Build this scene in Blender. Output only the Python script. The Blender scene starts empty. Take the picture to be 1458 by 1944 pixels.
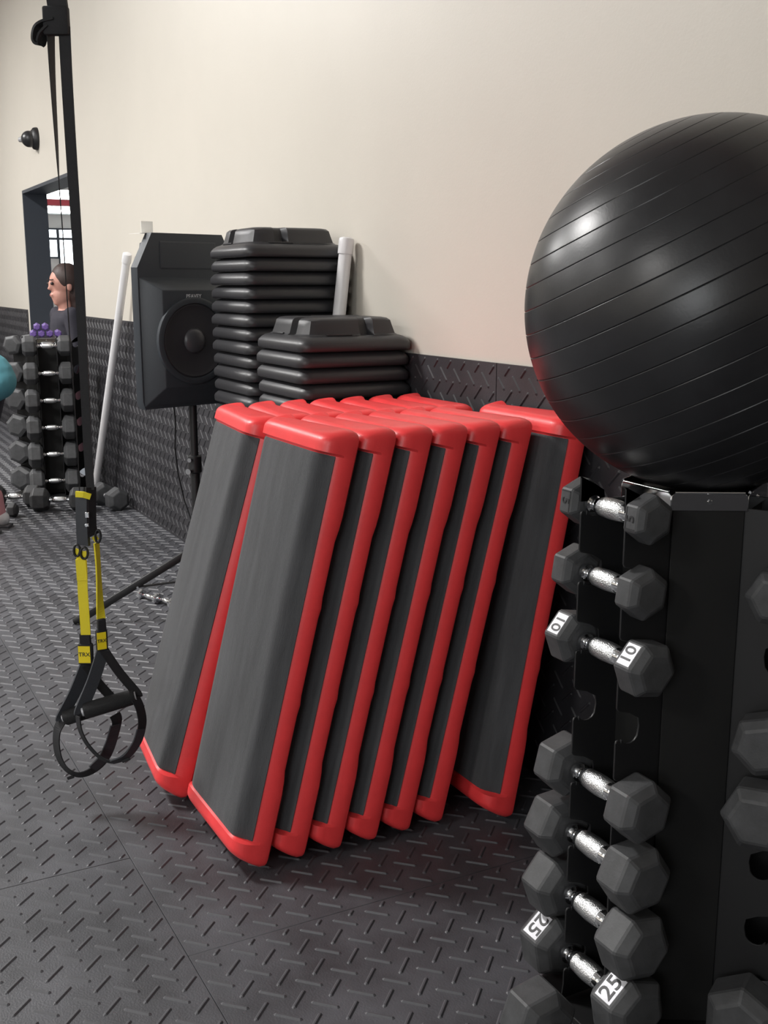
import bpy, bmesh, math, random
from mathutils import Vector, Matrix
random.seed(7)
S = bpy.context.scene
COL = S.collection
PI = math.pi

# ------------------------------------------------------------------ camera
CAM_H = 1.40
F_PX = 2090.4
RIGHT = Vector((0.466189, 0.884685, -0.000392))
UP = Vector((-0.180261, 0.095422, 0.978979))
FWD = Vector((-0.866126, 0.456319, -0.203959))
cam_d = bpy.data.cameras.new('camera')
cam_d.sensor_fit = 'VERTICAL'
cam_d.sensor_height = 24.0
cam_d.lens = F_PX / 1944.0 * 24.0
cam_d.clip_start = 0.05
cam_d.clip_end = 100
cam_o = bpy.data.objects.new('camera', cam_d)
COL.objects.link(cam_o)
cm = Matrix((RIGHT, UP, -FWD)).transposed().to_4x4()
cm.translation = (0, 0, CAM_H)
cam_o.matrix_world = cm
S.camera = cam_o
S.view_settings.view_transform = 'Standard'
S.view_settings.look = 'None'
S.view_settings.gamma = 1.0
S.view_settings.use_curve_mapping = False
S.view_settings.exposure = 0.0

# ------------------------------------------------------------------ world and room lights
W = bpy.data.worlds.new('world')
S.world = W
W.use_nodes = True
bgn = W.node_tree.nodes['Background']
bgn.inputs[0].default_value = (0.86, 0.92, 1.0, 1)
bgn.inputs[1].default_value = 0.30
CEIL = 4.30
# (x, y, watts) of the ceiling fixtures
FIXTURES = [(-5.2, -1.3, 285), (-9.6, -1.3, 290), (-0.2, -5.2, 190), (-4.7, -5.2, 100), (-9.6, -5.2, 140)]
lamp_objs = []
for (lx, ly, lw) in FIXTURES:
    ld = bpy.data.lights.new('fixture_light', 'AREA')
    ld.shape = 'RECTANGLE'
    ld.size = 1.2
    ld.size_y = 0.55
    ld.energy = lw
    ld.color = (1.0, 0.985, 0.965)
    lo = bpy.data.objects.new('lamp', ld)
    COL.objects.link(lo)
    lamp_objs.append((lo, lx, ly))


# added fill for the side faces, set in an unseen window behind the viewer
wl = bpy.data.lights.new('window_daylight', 'AREA')
wl.shape = 'RECTANGLE'
wl.size = 3.4
wl.size_y = 1.7
wl.energy = 125
wl.color = (0.93, 0.97, 1.0)
fill_lamp = bpy.data.objects.new('daylight', wl)  # added fill lamp, not a known source
COL.objects.link(fill_lamp)

# ------------------------------------------------------------------ helpers
def at(px, py, depth):
    return Vector((0, 0, CAM_H)) + depth * (FWD + RIGHT * ((px - 729) / F_PX) - UP * ((py - 972) / F_PX))


def tag(o, label=None, cat=None, group=None, kind=None):
    if label: o['label'] = label
    if cat: o['category'] = cat
    if group: o['group'] = group
    if kind: o['kind'] = kind
    return o


def empty(name, loc=(0, 0, 0), rot=(0, 0, 0), label=None, cat=None, group=None):
    o = bpy.data.objects.new(name, None)
    COL.objects.link(o)
    o.location = loc
    o.rotation_euler = rot
    o.empty_display_size = 0.05
    return tag(o, label, cat, group)


def copy_tree(o, parent=None):
    c = o.copy()
    COL.objects.link(c)
    c.parent = parent
    for ch in list(o.children):
        copy_tree(ch, c)
    return c


class MB:
    def __init__(self):
        self.v = []
        self.f = []

    def box(self, x0, x1, y0, y1, z0, z1):
        b = len(self.v)
        self.v += [(x0, y0, z0), (x1, y0, z0), (x1, y1, z0), (x0, y1, z0), (x0, y0, z1), (x1, y0, z1), (x1, y1, z1), (x0, y1, z1)]
        self.f += [tuple(b + i for i in q) for q in ((3, 2, 1, 0), (4, 5, 6, 7), (0, 1, 5, 4), (1, 2, 6, 5), (2, 3, 7, 6), (3, 0, 4, 7))]
        return self

    def loft(self, loops, cap0=True, cap1=True, closed=False):
        b = len(self.v)
        n = len(loops[0])
        for l in loops:
            self.v += [tuple(p) for p in l]
        m = len(loops)
        for i in range(m if closed else m - 1):
            i2 = (i + 1) % m
            for j in range(n):
                k = (j + 1) % n
                self.f.append((b + i * n + j, b + i * n + k, b + i2 * n + k, b + i2 * n + j))
        if not closed:
            if cap0: self.f.append(tuple(b + j for j in range(n))[::-1])
            if cap1: self.f.append(tuple(b + (m - 1) * n + j for j in range(n)))
        return self

    def tube(self, pts, r, n=10, closed=False, up=None):
        pts = [Vector(p) for p in pts]
        m = len(pts)
        rs = r if isinstance(r, (list, tuple)) else [r] * m
        loops = []
        ref = None
        for i, p in enumerate(pts):
            if closed:
                t = (pts[(i + 1) % m] - pts[i - 1]).normalized()
            else:
                t = (pts[min(i + 1, m - 1)] - pts[max(i - 1, 0)]).normalized()
            if ref is None:
                ref = Vector((0, 0, 1)) if abs(t.z) < 0.9 else Vector((1, 0, 0))
            a = (ref - t * ref.dot(t)).normalized()
            ref = a
            bb = t.cross(a)
            loops.append([p + a * (math.cos(2 * PI * k / n) * rs[i]) + bb * (math.sin(2 * PI * k / n) * rs[i]) for k in range(n)])
        return self.loft(loops, closed=closed)

    def ribbon(self, pts, wdirs, w, th, closed=False):
        """flat webbing: wdirs = direction(s) across the width"""
        pts = [Vector(p) for p in pts]
        m = len(pts)
        if not isinstance(wdirs, list): wdirs = [wdirs] * m
        ws = w if isinstance(w, list) else [w] * m
        loops = []
        for i, p in enumerate(pts):
            if closed:
                t = (pts[(i + 1) % m] - pts[i - 1]).normalized()
            else:
                t = (pts[min(i + 1, m - 1)] - pts[max(i - 1, 0)]).normalized()
            a = Vector(wdirs[i])
            a = (a - t * a.dot(t)).normalized()
            nn = t.cross(a)
            hw, ht = ws[i] / 2, th / 2
            loops.append([p + a * hw + nn * ht, p - a * hw + nn * ht, p - a * hw - nn * ht, p + a * hw - nn * ht])
        return self.loft(loops, closed=closed)

    def prism(self, poly, axis_vec, origin=(0, 0, 0), ux=(1, 0, 0), uy=(0, 1, 0)):
        """extrude a 2d polygon (in ux,uy) along axis_vec"""
        o = Vector(origin); ux = Vector(ux); uy = Vector(uy); d = Vector(axis_vec)
        l0 = [o + ux * p[0] + uy * p[1] for p in poly]
        return self.loft([l0, [p + d for p in l0]])

    def sphere(self, c, r, n=16, m=10, sc=(1, 1, 1)):
        loops = []
        c = Vector(c)
        for i in range(1, m):
            th = PI * i / m
            loops.append([c + Vector((math.sin(th) * math.cos(2 * PI * k / n) * r * sc[0], math.sin(th) * math.sin(2 * PI * k / n) * r * sc[1], -math.cos(th) * r * sc[2])) for k in range(n)])
        return self.loft(loops)

    def mesh(self, name):
        me = bpy.data.meshes.new(name)
        me.from_pydata([tuple(p) for p in self.v], [], self.f)
        bm = bmesh.new()
        bm.from_mesh(me)
        bmesh.ops.recalc_face_normals(bm, faces=bm.faces)
        bm.to_mesh(me)
        bm.free()
        return me

    def build(self, name, mat, parent=None, smooth=None, bevel=0, seg=2, loc=None, rot=None):
        me = self.mesh(name)
        if bevel:
            bm = bmesh.new(); bm.from_mesh(me)
            eds = [e for e in bm.edges if len(e.link_faces) == 2 and e.calc_face_angle(0) > 0.5]
            bmesh.ops.bevel(bm, geom=eds, offset=bevel, segments=seg, profile=0.5, affect='EDGES', clamp_overlap=True)
            bm.to_mesh(me); bm.free()
            if smooth is None: smooth = 40
        return link(name, me, mat, parent, smooth, loc, rot)


def link(name, me, mat, parent=None, smooth=None, loc=None, rot=None):
    if mat is not None and not me.materials:
        me.materials.append(mat)
    if smooth:
        for p in me.polygons: p.use_smooth = True
        me.set_sharp_from_angle(angle=math.radians(smooth))
    o = bpy.data.objects.new(name, me)
    COL.objects.link(o)
    if parent is not None: o.parent = parent
    if loc is not None: o.location = loc
    if rot is not None: o.rotation_euler = rot
    return o


def text_mesh(s, size, extrude=0.0004):
    cu = bpy.data.curves.new('lettering', 'FONT')
    cu.body = s
    cu.size = size
    cu.align_x = 'CENTER'
    cu.align_y = 'CENTER'
    cu.extrude = extrude
    cu.resolution_u = 3
    cu.offset = size * .008
    o = bpy.data.objects.new('tmp', cu)
    COL.objects.link(o)
    dg = bpy.context.evaluated_depsgraph_get()
    dg.update()
    me = bpy.data.meshes.new_from_object(o.evaluated_get(dg))
    bpy.data.objects.remove(o)
    me.name = 'lettering'
    me.materials.clear()
    return me


def place_text(name, s, size, mat, parent, pos, xdir, ydir):
    me = text_mesh(s, size)
    o = link(name, me, mat, parent)
    x = Vector(xdir).normalized(); y = Vector(ydir).normalized(); z = x.cross(y)
    m = Matrix((x, y, z)).transposed().to_4x4()
    m.translation = Vector(pos)
    o.matrix_basis = m
    return o


# ------------------------------------------------------------------ materials
def mat(name, col, rough=0.5, metal=0.0, spec=0.5, var=0.0, vscale=8.0, bump=0.0, bscale=60.0, emit=None, estr=0.0, sheen=0.0, coat=0.0, col2=None, stretch=None, rvar=0.0):
    m = bpy.data.materials.new(name)
    m.use_nodes = True
    nt = m.node_tree
    b = nt.nodes['Principled BSDF']
    b.inputs['Base Color'].default_value = (*col, 1)
    b.inputs['Roughness'].default_value = rough
    b.inputs['Metallic'].default_value = metal
    b.inputs['Specular IOR Level'].default_value = spec
    if sheen:
        b.inputs['Sheen Weight'].default_value = sheen
        b.inputs['Sheen Roughness'].default_value = 0.4
    if coat: b.inputs['Coat Weight'].default_value = coat
    if emit:
        b.inputs['Emission Color'].default_value = (*emit, 1)
        b.inputs['Emission Strength'].default_value = estr
    if var or bump or rvar:
        tc = nt.nodes.new('ShaderNodeTexCoord')
        mp = nt.nodes.new('ShaderNodeMapping')
        nt.links.new(tc.outputs['Object'], mp.inputs[0])
        if stretch: mp.inputs['Scale'].default_value = stretch
    if var or rvar:
        n = nt.nodes.new('ShaderNodeTexNoise')
        n.inputs['Scale'].default_value = vscale
        n.inputs['Detail'].default_value = 6
        n.inputs['Roughness'].default_value = 0.62
        nt.links.new(mp.outputs[0], n.inputs['Vector'])
        if var:
            r = nt.nodes.new('ShaderNodeValToRGB')
            r.color_ramp.elements[0].position = 0.32
            r.color_ramp.elements[1].position = 0.70
            c2 = col2 or tuple(min(1, c * (1 + var)) for c in col)
            c1 = tuple(c * (1 - var) for c in col) if col2 is None else col
            r.color_ramp.elements[0].color = (*c1, 1)
            r.color_ramp.elements[1].color = (*c2, 1)
            nt.links.new(n.outputs['Fac'], r.inputs[0])
            nt.links.new(r.outputs[0], b.inputs['Base Color'])
        if rvar:
            mr = nt.nodes.new('ShaderNodeMapRange')
            mr.inputs[3].default_value = rough - rvar
            mr.inputs[4].default_value = rough + rvar
            nt.links.new(n.outputs['Fac'], mr.inputs[0])
            nt.links.new(mr.outputs[0], b.inputs['Roughness'])
    if bump:
        n2 = nt.nodes.new('ShaderNodeTexNoise')
        n2.inputs['Scale'].default_value = bscale
        n2.inputs['Detail'].default_value = 3
        nt.links.new(mp.outputs[0], n2.inputs['Vector'])
        bp = nt.nodes.new('ShaderNodeBump')
        bp.inputs['Strength'].default_value = bump
        bp.inputs['Distance'].default_value = 0.002
        nt.links.new(n2.outputs['Fac'], bp.inputs['Height'])
        nt.links.new(bp.outputs[0], b.inputs['Normal'])
    return m


M = {}
M['paint'] = mat('beige_wall_paint', (0.595, 0.556, 0.492), 0.42, spec=0.45, var=0.02, vscale=1.5, bump=0.10, bscale=140)
M['ceil'] = mat('ceiling_paint', (0.62, 0.62, 0.60), 0.9)
M['rubber'] = mat('floor_rubber', (0.064, 0.065, 0.073), 0.46, spec=0.5, var=0.35, vscale=5.0, bump=0.35, bscale=220, rvar=0.07)
M['tread'] = mat('lightened_tread_rubber', (0.072, 0.072, 0.080), 0.47, spec=0.5, bump=0.2, bscale=220)  # mat rubber in a lighter tone, standing in for highlights on the bars
M['wrubber'] = mat('wall_rubber', (0.030, 0.029, 0.033), 0.55, spec=0.45, var=0.25, vscale=5.0, bump=0.25, bscale=220)
M['red'] = mat('red_moulded_plastic', (0.84, 0.052, 0.056), 0.38, spec=0.5, var=0.06, vscale=14, bump=0.12, bscale=420)
M['deckmat'] = mat('deck_foam_mat', (0.060, 0.061, 0.065), 0.85, spec=0.25, var=0.22, vscale=26, bump=0.55, bscale=620, sheen=0.25, stretch=(1, 1, 0.12))
M['riser'] = mat('black_plastic', (0.028, 0.028, 0.031), 0.42, spec=0.5, bump=0.08, bscale=300)
M['ball'] = mat('ball_vinyl', (0.018, 0.018, 0.020), 0.34, spec=0.5, var=0.25, vscale=7, bump=0.05, bscale=200, rvar=0.07)
M['steel_black'] = mat('black_powder_coat', (0.012, 0.012, 0.013), 0.48, spec=0.45, bump=0.05, bscale=300)
M['panel'] = mat('rack_panel_black', (0.010, 0.010, 0.010), 0.6, spec=0.3, bump=0.05, bscale=120)
M['chrome'] = mat('chrome', (0.82, 0.83, 0.85), 0.12, metal=1.0)
M['knurl'] = mat('knurled_chrome', (0.78, 0.79, 0.80), 0.30, metal=1.0, bump=0.8, bscale=420)
M['hexrub'] = mat('dumbbell_rubber', (0.060, 0.061, 0.064), 0.55, spec=0.45, var=0.3, vscale=18, bump=0.15, bscale=260)
M['plate'] = mat('silver_number_plate', (0.52, 0.52, 0.55), 0.45, metal=0.2, var=0.15, vscale=60)
M['rim'] = mat('worn_rubber_rim', (0.30, 0.30, 0.31), 0.5)
M['numdark'] = mat('number_black', (0.02, 0.02, 0.022), 0.5)
M['numgrey'] = mat('raised_number_grey', (0.62, 0.62, 0.64), 0.45, metal=0.1)
M['web'] = mat('black_webbing', (0.010, 0.010, 0.012), 0.75, bump=0.5, bscale=700)
M['webgrey'] = mat('grey_black_webbing', (0.035, 0.038, 0.045), 0.7, bump=0.5, bscale=700)
M['yellow'] = mat('yellow_webbing', (0.80, 0.66, 0.018), 0.6, bump=0.4, bscale=700)
M['ylabel'] = mat('yellow_label', (0.90, 0.70, 0.015), 0.45)
M['foam'] = mat('black_grip_foam', (0.008, 0.008, 0.009), 0.85, bump=0.6, bscale=500)
M['pvc'] = mat('white_pvc', (0.74, 0.73, 0.74), 0.35, var=0.05, vscale=6)
M['ink'] = mat('pipe_print', (0.10, 0.10, 0.11), 0.6)
M['spk'] = mat('speaker_shell', (0.042, 0.048, 0.056), 0.5, spec=0.4, bump=0.15, bscale=300)
M['cone'] = mat('speaker_cone', (0.028, 0.027, 0.032), 0.6, bump=0.05, bscale=200)
M['cap'] = mat('speaker_dust_cap', (0.06, 0.06, 0.066), 0.35)
M['paper'] = mat('white_paper', (0.80, 0.79, 0.76), 0.7)
M['jamb'] = mat('dark_jamb', (0.045, 0.052, 0.066), 0.5)
M['lightemit'] = mat('lamp_diffuser', (0.9, 0.9, 0.9), 0.5, emit=(1.0, 0.98, 0.95), estr=14.0)
M['daylight'] = mat('daylit_window_glass', (0.9, 0.9, 0.9), 0.2, emit=(0.86, 0.96, 1.0), estr=6.0)
M['hallwall'] = mat('hall_wall_paint', (0.80, 0.77, 0.74), 0.7)
M['hallfloor'] = mat('hall_floor', (0.62, 0.62, 0.63), 0.35)
M['redpaint'] = mat('red_paint', (0.45, 0.05, 0.07), 0.6)
M['skin'] = mat('skin', (0.60, 0.30, 0.235), 0.55, var=0.06, vscale=10)
M['hair'] = mat('brown_hair', (0.050, 0.030, 0.026), 0.55, bump=0.5, bscale=160)
M['navy'] = mat('dark_cloth', (0.035, 0.033, 0.045), 0.85)
M['maroon'] = mat('maroon_cloth', (0.085, 0.035, 0.045), 0.85)
M['teal'] = mat('teal_cloth', (0.085, 0.27, 0.33), 0.8)
M['pink'] = mat('pink_sock', (0.70, 0.33, 0.36), 0.85)
M['shoe'] = mat('white_shoe', (0.75, 0.75, 0.76), 0.55)
M['sole'] = mat('shoe_sole', (0.10, 0.10, 0.11), 0.7)
M['purple'] = mat('purple_vinyl', (0.13, 0.075, 0.27), 0.4)
M['eye'] = mat('eye_dark', (0.03, 0.02, 0.02), 0.3)
M['lip'] = mat('lip', (0.42, 0.14, 0.13), 0.5)
M['metalgrey'] = mat('fixture_white_metal', (0.7, 0.7, 0.7), 0.5)

# ------------------------------------------------------------------ room shell
WY = 1.790          # wall face
RUB = 1.172         # height of the rubber dado
WX0, WX1 = -14.0, 2.5
DX0, DX1, DZ, DT = -9.90, -8.00, 2.155, 0.186   # door opening


def struct(o, label=None):
    o['kind'] = 'structure'
    return o


floor = struct(MB().box(WX0, WX1, -7.0, WY + 0.01, -0.06, -0.0105).build('floor', M['rubber']))
mb = MB()
mb.box(WX0, DX0, WY, WY + DT, 0, CEIL)
mb.box(DX1, WX1, WY, WY + DT, 0, CEIL)
mb.box(DX0, DX1, WY, WY + DT, DZ, CEIL)
wall = struct(mb.build('wall_back', M['paint']))
struct(MB().box(WX0, WX1, -7.0, WY + DT, CEIL, CEIL + 0.08).build('ceiling', M['ceil']))
for (nm, b_, d_) in (('wall_right', (WX1, WX1 + .1, -7.0, WY), (WX1 - .012, WX1 - .001, -6.99, WY - .02)),
                     ('wall_front', (WX0, WX1, -7.1, -7.0), (WX0 + .02, WX1 - .02, -6.999, -6.988)),
                     ('wall_left', (WX0 - .1, WX0, -7.0, WY), (WX0 + .001, WX0 + .012, -6.99, WY - .02))):
    w_ = struct(MB().box(*b_, -.06, CEIL).build(nm, M['paint']))
    MB().box(*d_, 0.001, RUB).build('rubber_panel', M['wrubber'], w_)
struct(MB().box(WX0, WX1, WY - 0.05, WY - 0.001, 3.72, 4.15).build('trim_1', M['redpaint'])).location.z = 0.06

# tread bars: shared builder. Bars on a square grid turned 45 degrees, alternating direction.
GD = 0.05645


def treads(x0, x1, y0, y1, ox, oy, to3d, out, margin=0.006):
    """bars fully inside the rectangle; to3d maps (u, v, h) to a point"""
    L, Wd, Hh = 0.0625, 0.0098, 0.0032
    ca = math.cos(PI / 4)
    a = Vector((ca, ca)); b = Vector((-ca, ca))
    R = int(max(x1 - x0, y1 - y0) * 1.5 / GD) + 4
    cx, cy = (x0 + x1) / 2, (y0 + y1) / 2
    d = Vector((cx - ox, cy - oy))
    i0 = round(d.dot(a) / GD); j0 = round(d.dot(b) / GD)
    for i in range(i0 - R, i0 + R + 1):
        for j in range(j0 - R, j0 + R + 1):
            p = Vector((ox, oy)) + a * (i * GD) + b * (j * GD)
            if not (x0 < p.x < x1 and y0 < p.y < y1): continue
            u = a if (i + j) % 2 == 0 else b
            v = Vector((-u.y, u.x))
            hl = L / 2
            # clip the bar at the mat edges
            lo, hi = -hl, hl
            for (pc, uc, c0, c1) in ((p.x, u.x, x0 + margin, x1 - margin), (p.y, u.y, y0 + margin, y1 - margin)):
                t0, t1 = (c0 - pc) / uc, (c1 - pc) / uc
                if t0 > t1: t0, t1 = t1, t0
                lo, hi = max(lo, t0), min(hi, t1)
            if hi - lo < 0.012: continue
            base = len(out.v)
            for (s, w, h) in ((lo, 0, 0), (lo + .004, -Wd / 2, 0), (hi - .004, -Wd / 2, 0), (hi, 0, 0), (hi - .004, Wd / 2, 0), (lo + .004, Wd / 2, 0),
                              (lo + .006, -Wd * .16, Hh), (hi - .006, -Wd * .16, Hh), (hi - .006, Wd * .16, Hh), (lo + .006, Wd * .16, Hh)):
                q = p + u * s + v * w
                out.v.append(to3d(q.x, q.y, h))
            out.f += [tuple(base + k for k in q) for q in ((6, 7, 8, 9), (1, 2, 7, 6), (4, 5, 9, 8), (0, 1, 6), (0, 6, 9), (0, 9, 5), (3, 4, 8), (3, 8, 7), (3, 7, 2))]


# floor mats (1.22 x 1.83 m), seams along the wall at y = 0.61
rows = [(-0.61, 0.6085, -2.51, -2.3175, 0.3843), (0.6097, WY - 0.004, -2.05, -1.7665, 1.0388)]
for (y0, y1, xs, ox, oy) in rows:
    k0 = -4 if xs < -2.4 else -5
    for k in range(-6, 2):
        x0 = xs + (k - 1) * 1.83 + 0.0006
        x1 = x0 + 1.8288
        if x1 < -13: continue
        jx = random.uniform(-.01, .01)
        mt = MB().box(x0, x1, y0, y1, -0.0100, 0.0).build('rubber_mat', M['rubber'], floor, bevel=0.0008, seg=1)
        t = MB()
        treads(x0, x1, y0, y1, ox, oy, lambda u, v, h: (u, v, h), t)
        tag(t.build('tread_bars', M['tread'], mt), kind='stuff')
for k in range(-6, 2):      # the next row of mats, mostly out of view
    x0 = -2.2 + (k - 1) * 1.83
    if x0 < -13: continue
    MB().box(x0, x0 + 1.826, -1.83, -0.614, -0.0100, 0.0).build('rubber_mat', M['rubber'], floor, bevel=0.002, seg=1)

# rubber panels on the wall below the paint
xs = -0.85
edges = [xs - 1.83 * i for i in range(-1, 8)]
segs = []
for i in range(len(edges) - 1):
    a, b = edges[i + 1] + 0.002, edges[i] - 0.002
    if b <= DX0 or a >= DX1: segs.append((a, b))
    else:
        if b > DX1 + .1: segs.append((DX1 + .002, b))
        if a < DX0 - .1: segs.append((a, DX0 - .002))
segs.append((-13.9, edges[-1] - .002))
for (a, b) in segs:
    pn = MB().box(a, b, WY - 0.010, WY - 0.0005, 0.001, RUB).build('rubber_panel', M['wrubber'], wall)
    t = MB()
    treads(a, b, 0.001, RUB, -1.9, 0.6, lambda u, v, h: (u, WY - 0.010 - h, v), t)
    tag(t.build('tread_bars', M['wrubber'], pn), kind='stuff')

# unseen window added in the right-hand wall to hold the fill lamp
wn = empty('window_3', (WX1 - .012, -4.2, 2.15)); wn['kind'] = 'structure'
fr = MB()
for (a0, a1, b0, b1) in ((-1.78, -1.70, -.93, .93), (1.70, 1.78, -.93, .93), (-1.70, 1.70, -.93, -.85), (-1.70, 1.70, .85, .93)):
    fr.box(-.05, .01, a0, a1, b0, b1)
fr.build('window_frame', M['metalgrey'], wn)
fill_lamp.parent = wn
fill_lamp.location = (-.004, 0, 0)
fill_lamp.rotation_euler = (PI / 2, 0, PI / 2)

# door opening with dark lined jambs
dr = empty('door_1', (0, 0, 0)); dr['kind'] = 'structure'
th = 0.025
MB().box(DX0, DX0 + th, WY - .006, WY + DT + .006, 0, DZ).build('jamb', M['jamb'], dr)
MB().box(DX1 - th, DX1, WY - .006, WY + DT + .006, 0, DZ).build('jamb', M['jamb'], dr)
MB().box(DX0 + th, DX1 - th, WY - .006, WY + DT + .006, DZ - th, DZ).build('head_jamb', M['jamb'], dr)

# ------------------------------------------------------------------ the hall seen through the door
hy0, hy1, hx0, hx1 = WY + DT, 12.0, -34.0, -3.0
struct(MB().box(hx0, hx1, hy0, hy1, -0.06, -0.002).build('floor', M['hallfloor']))
struct(MB().box(hx0, hx1, hy0, hy1, 3.35, 3.45).build('ceiling', M['ceil']))
hw = struct(MB().box(hx0 - .2, hx0, hy0 - 6, hy1, 0, 3.45).build('wall_hall', M['hallwall']))
MB().box(hx0, hx0 + .03, hy0, hy1, 0.0, 0.35).build('baseboard', M['jamb'], hw)
struct(MB().box(hx0 - .2, WX0, WY + .02, hy0, 0, 3.45).build('wall_hall_side', M['hallwall']))
for i, (wx0, wx1) in enumerate(((6.25, 7.02), (7.10, 9.0))):
    w_ = empty('window_%d' % (i + 1), (0, 0, 0)); w_['kind'] = 'structure'
    zb = 2.15 if i == 0 else 1.54
    MB().box(hx0 + .01, hx0 + .03, wx0, wx1, zb, 2.63).build('pane', M['daylight'], w_)
    MB().box(hx0 + .01, hx0 + .03, wx0, wx1, 2.70, 2.92).build('transom_pane', M['daylight'], w_)
    f_ = MB()
    for (a0, a1, b0, b1) in ((wx0 - .04, wx0, zb - .05, 2.97), (wx1, wx1 + .04, zb - .05, 2.97), (wx0, wx1, zb - .05, zb), (wx0, wx1, 2.92, 2.97), (wx0, wx1, 2.63, 2.70)):
        f_.box(hx0 + .005, hx0 + .06, a0, a1, b0, b1)
    f_.build('window_frame', M['jamb'], w_)
struct(MB().box(-24.2, -24.0, hy0, hy1, 2.97, 3.08).build('trim_2', M['redpaint']))
struct(MB().box(-24.2, -24.0, hy0, hy1, 3.081, 3.348).build('trim_3', M['hallwall']))
for (lx, z, lab) in ((-20.5, 2.99, 'nearer long white ceiling light in the hall beyond the doorway'), (-27.0, 3.13, 'farther long white ceiling light in the hall beyond the doorway')):
    t = empty('hall_light', (lx, 5.5, z), label=lab, cat='ceiling light', group='hall ceiling lights')
    MB().box(-.10, .10, -3.0, 3.0, -.14, .0).build('diffuser', M['lightemit'], t, bevel=.02)
    MB().box(-.12, .12, -3.02, 3.02, .002, .05).build('housing', M['metalgrey'], t)
    for s in (-2, 2): MB().box(-.02, .02, s - .02, s + .02, .05, 3.345 - z).build('bracket', M['metalgrey'], t)

# ceiling fixtures of the gym (the lamps that light the room)
ORD = ['over the middle of the room', 'at the far end near the wall', 'behind the viewer', 'on the far side of the room', 'in the far corner of the room']
for (lo, lx, ly), wd in zip(lamp_objs, ORD):
    t = empty('ceiling_light', (lx, ly, CEIL - 0.06), label='flat white ceiling light panel ' + wd, cat='ceiling light', group='gym ceiling lights')
    fr = MB()
    fr.box(-.64, .64, -.32, -.29, -.03, .06).box(-.64, .64, .29, .32, -.03, .06).box(-.64, -.61, -.29, .29, -.03, .06).box(.61, .64, -.29, .29, -.03, .06).box(-.61, .61, -.29, .29, .04, .06)
    fr.build('housing', M['metalgrey'], t)
    lo.parent = t
    lo.location = (0, 0, 0.0)


# ------------------------------------------------------------------ step decks
DL, DW, DTK = 1.102, 0.406, 0.0945


_hw = DW / 2
P_MID = [(_hw - .010, 0), (_hw - .002, -.006), (_hw, -.016), (_hw - .003, -.034), (_hw - .0085, -.0525), (_hw - .0172, -.0625), (_hw - .026, -.073), (_hw - .036, -.0838), (_hw - .046, -.0905), (_hw - .064, -.0928)]
P_CAP = [(_hw - .010, 0), (_hw - .002, -.006), (_hw, -.016), (_hw - .0025, -.036), (_hw - .005, -.056), (_hw - .008, -.070), (_hw - .015, -.081), (_hw - .030, -.0908), (_hw - .046, -.0935), (_hw - .09, -.0942)]
ZW = [1, 1, 1, 1, 1, .92, .75, .45, .12, 0]      # how far the mat stays back from the end, per profile point


def deck_loop(z, k, shx=0.0, rec=0.0, zw=0.0, slope=0.0, off=0.0):
    """k: 0 = end cap profile, 1 = profile under the mat; zw shifts side points along the length; slope = draft of the end"""
    half = []
    for i in range(10):
        x = P_CAP[i][0] * (1 - k) + P_MID[i][0] * k
        y = P_CAP[i][1] * (1 - k) + P_MID[i][1] * k
        if i >= 4 and off:
            x -= off * (.9 if i < 9 else 0); y += off * (.2 if i < 6 else .9)
        if i < 2: y -= rec * (1 if i == 0 else .6)
        x -= shx
        yc = -DTK / 2
        y = yc + (y - yc) * (1 - .42 * shx / (DTK / 2))
        half.append((x, y, z + zw * ZW[i] + slope * (-y / DTK) + slope * (.42, .18, .05, 0, 0, 0, 0, 0, 0, 0)[i]))
    return half + [(-x, y, zz) for (x, y, zz) in half[::-1]]


def build_deck():
    root = empty('step_deck')
    end = [(0, .034, .036), (.002, .022, .0355), (.006, .012, .0345), (.012, .005, .033), (.020, .001, .030), (.030, 0, .025), (.045, 0, .017), (.064, 0, .006)]
    A = [deck_loop(z, 0, shx=sx, slope=sl) for (z, sx, sl) in end]
    A += [deck_loop(.073, 0), deck_loop(.0755, .55, off=.0015), deck_loop(.079, 1, off=.0040)]
    mid = []
    for (z, rec) in ((.20, 0), (.235, .003), (.262, .009), (.40, .009), (.425, .005), (.45, .009), (.64, .009), (.665, .005), (.69, .009), (.826, .009), (.853, .003), (.888, 0)):
        mid.append(deck_loop(z, 1, rec=rec, off=.0040))
    Bq = [deck_loop(DL - .079, 1, off=.0040), deck_loop(DL - .0755, .55, off=.0015), deck_loop(DL - .073, 0)]
    Bq += [deck_loop(DL - z, 0, shx=sx, slope=-sl) for (z, sx, sl) in end[::-1]]
    MB().loft(A + mid + Bq).build('body', M['red'], root, smooth=34)
    # mat: shell over the top and the upper half of the long sides
    half = [(P_MID[i][0] - .0012, P_MID[i][1] + .0006, ZW[i]) for i in range(4, 10)]
    half[0] = (half[0][0] + .0002, -.0535, 1.0)

    def mat_loop(z, d, zw):
        o = [(x - d, y + d * .5, z + zw * w) for (x, y, w) in half]
        o = o + [(-x, y, w) for (x, y, w) in o[::-1]]
        i_ = [(x - .0045, y + .0045, z + zw * w) for (x, y, w) in half]
        i_ = i_ + [(-x, y, w) for (x, y, w) in i_[::-1]]
        return o + i_[::-1]
    z0, z1 = .0795, DL - .0795
    L = [mat_loop(z0, .0020, 0), mat_loop(z0 + .003, .0006, 0), mat_loop(z0 + .008, 0, 0)]
    L += [mat_loop(z0 + .05 + (z1 - z0 - .10) * k / 5, 0, 0) for k in range(0, 6)]
    L += [mat_loop(z1 - .008, 0, 0), mat_loop(z1 - .003, .0006, 0), mat_loop(z1, .0020, 0)]
    MB().loft(L).build('foam_mat', M['deckmat'], root, smooth=45)
    return root


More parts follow.
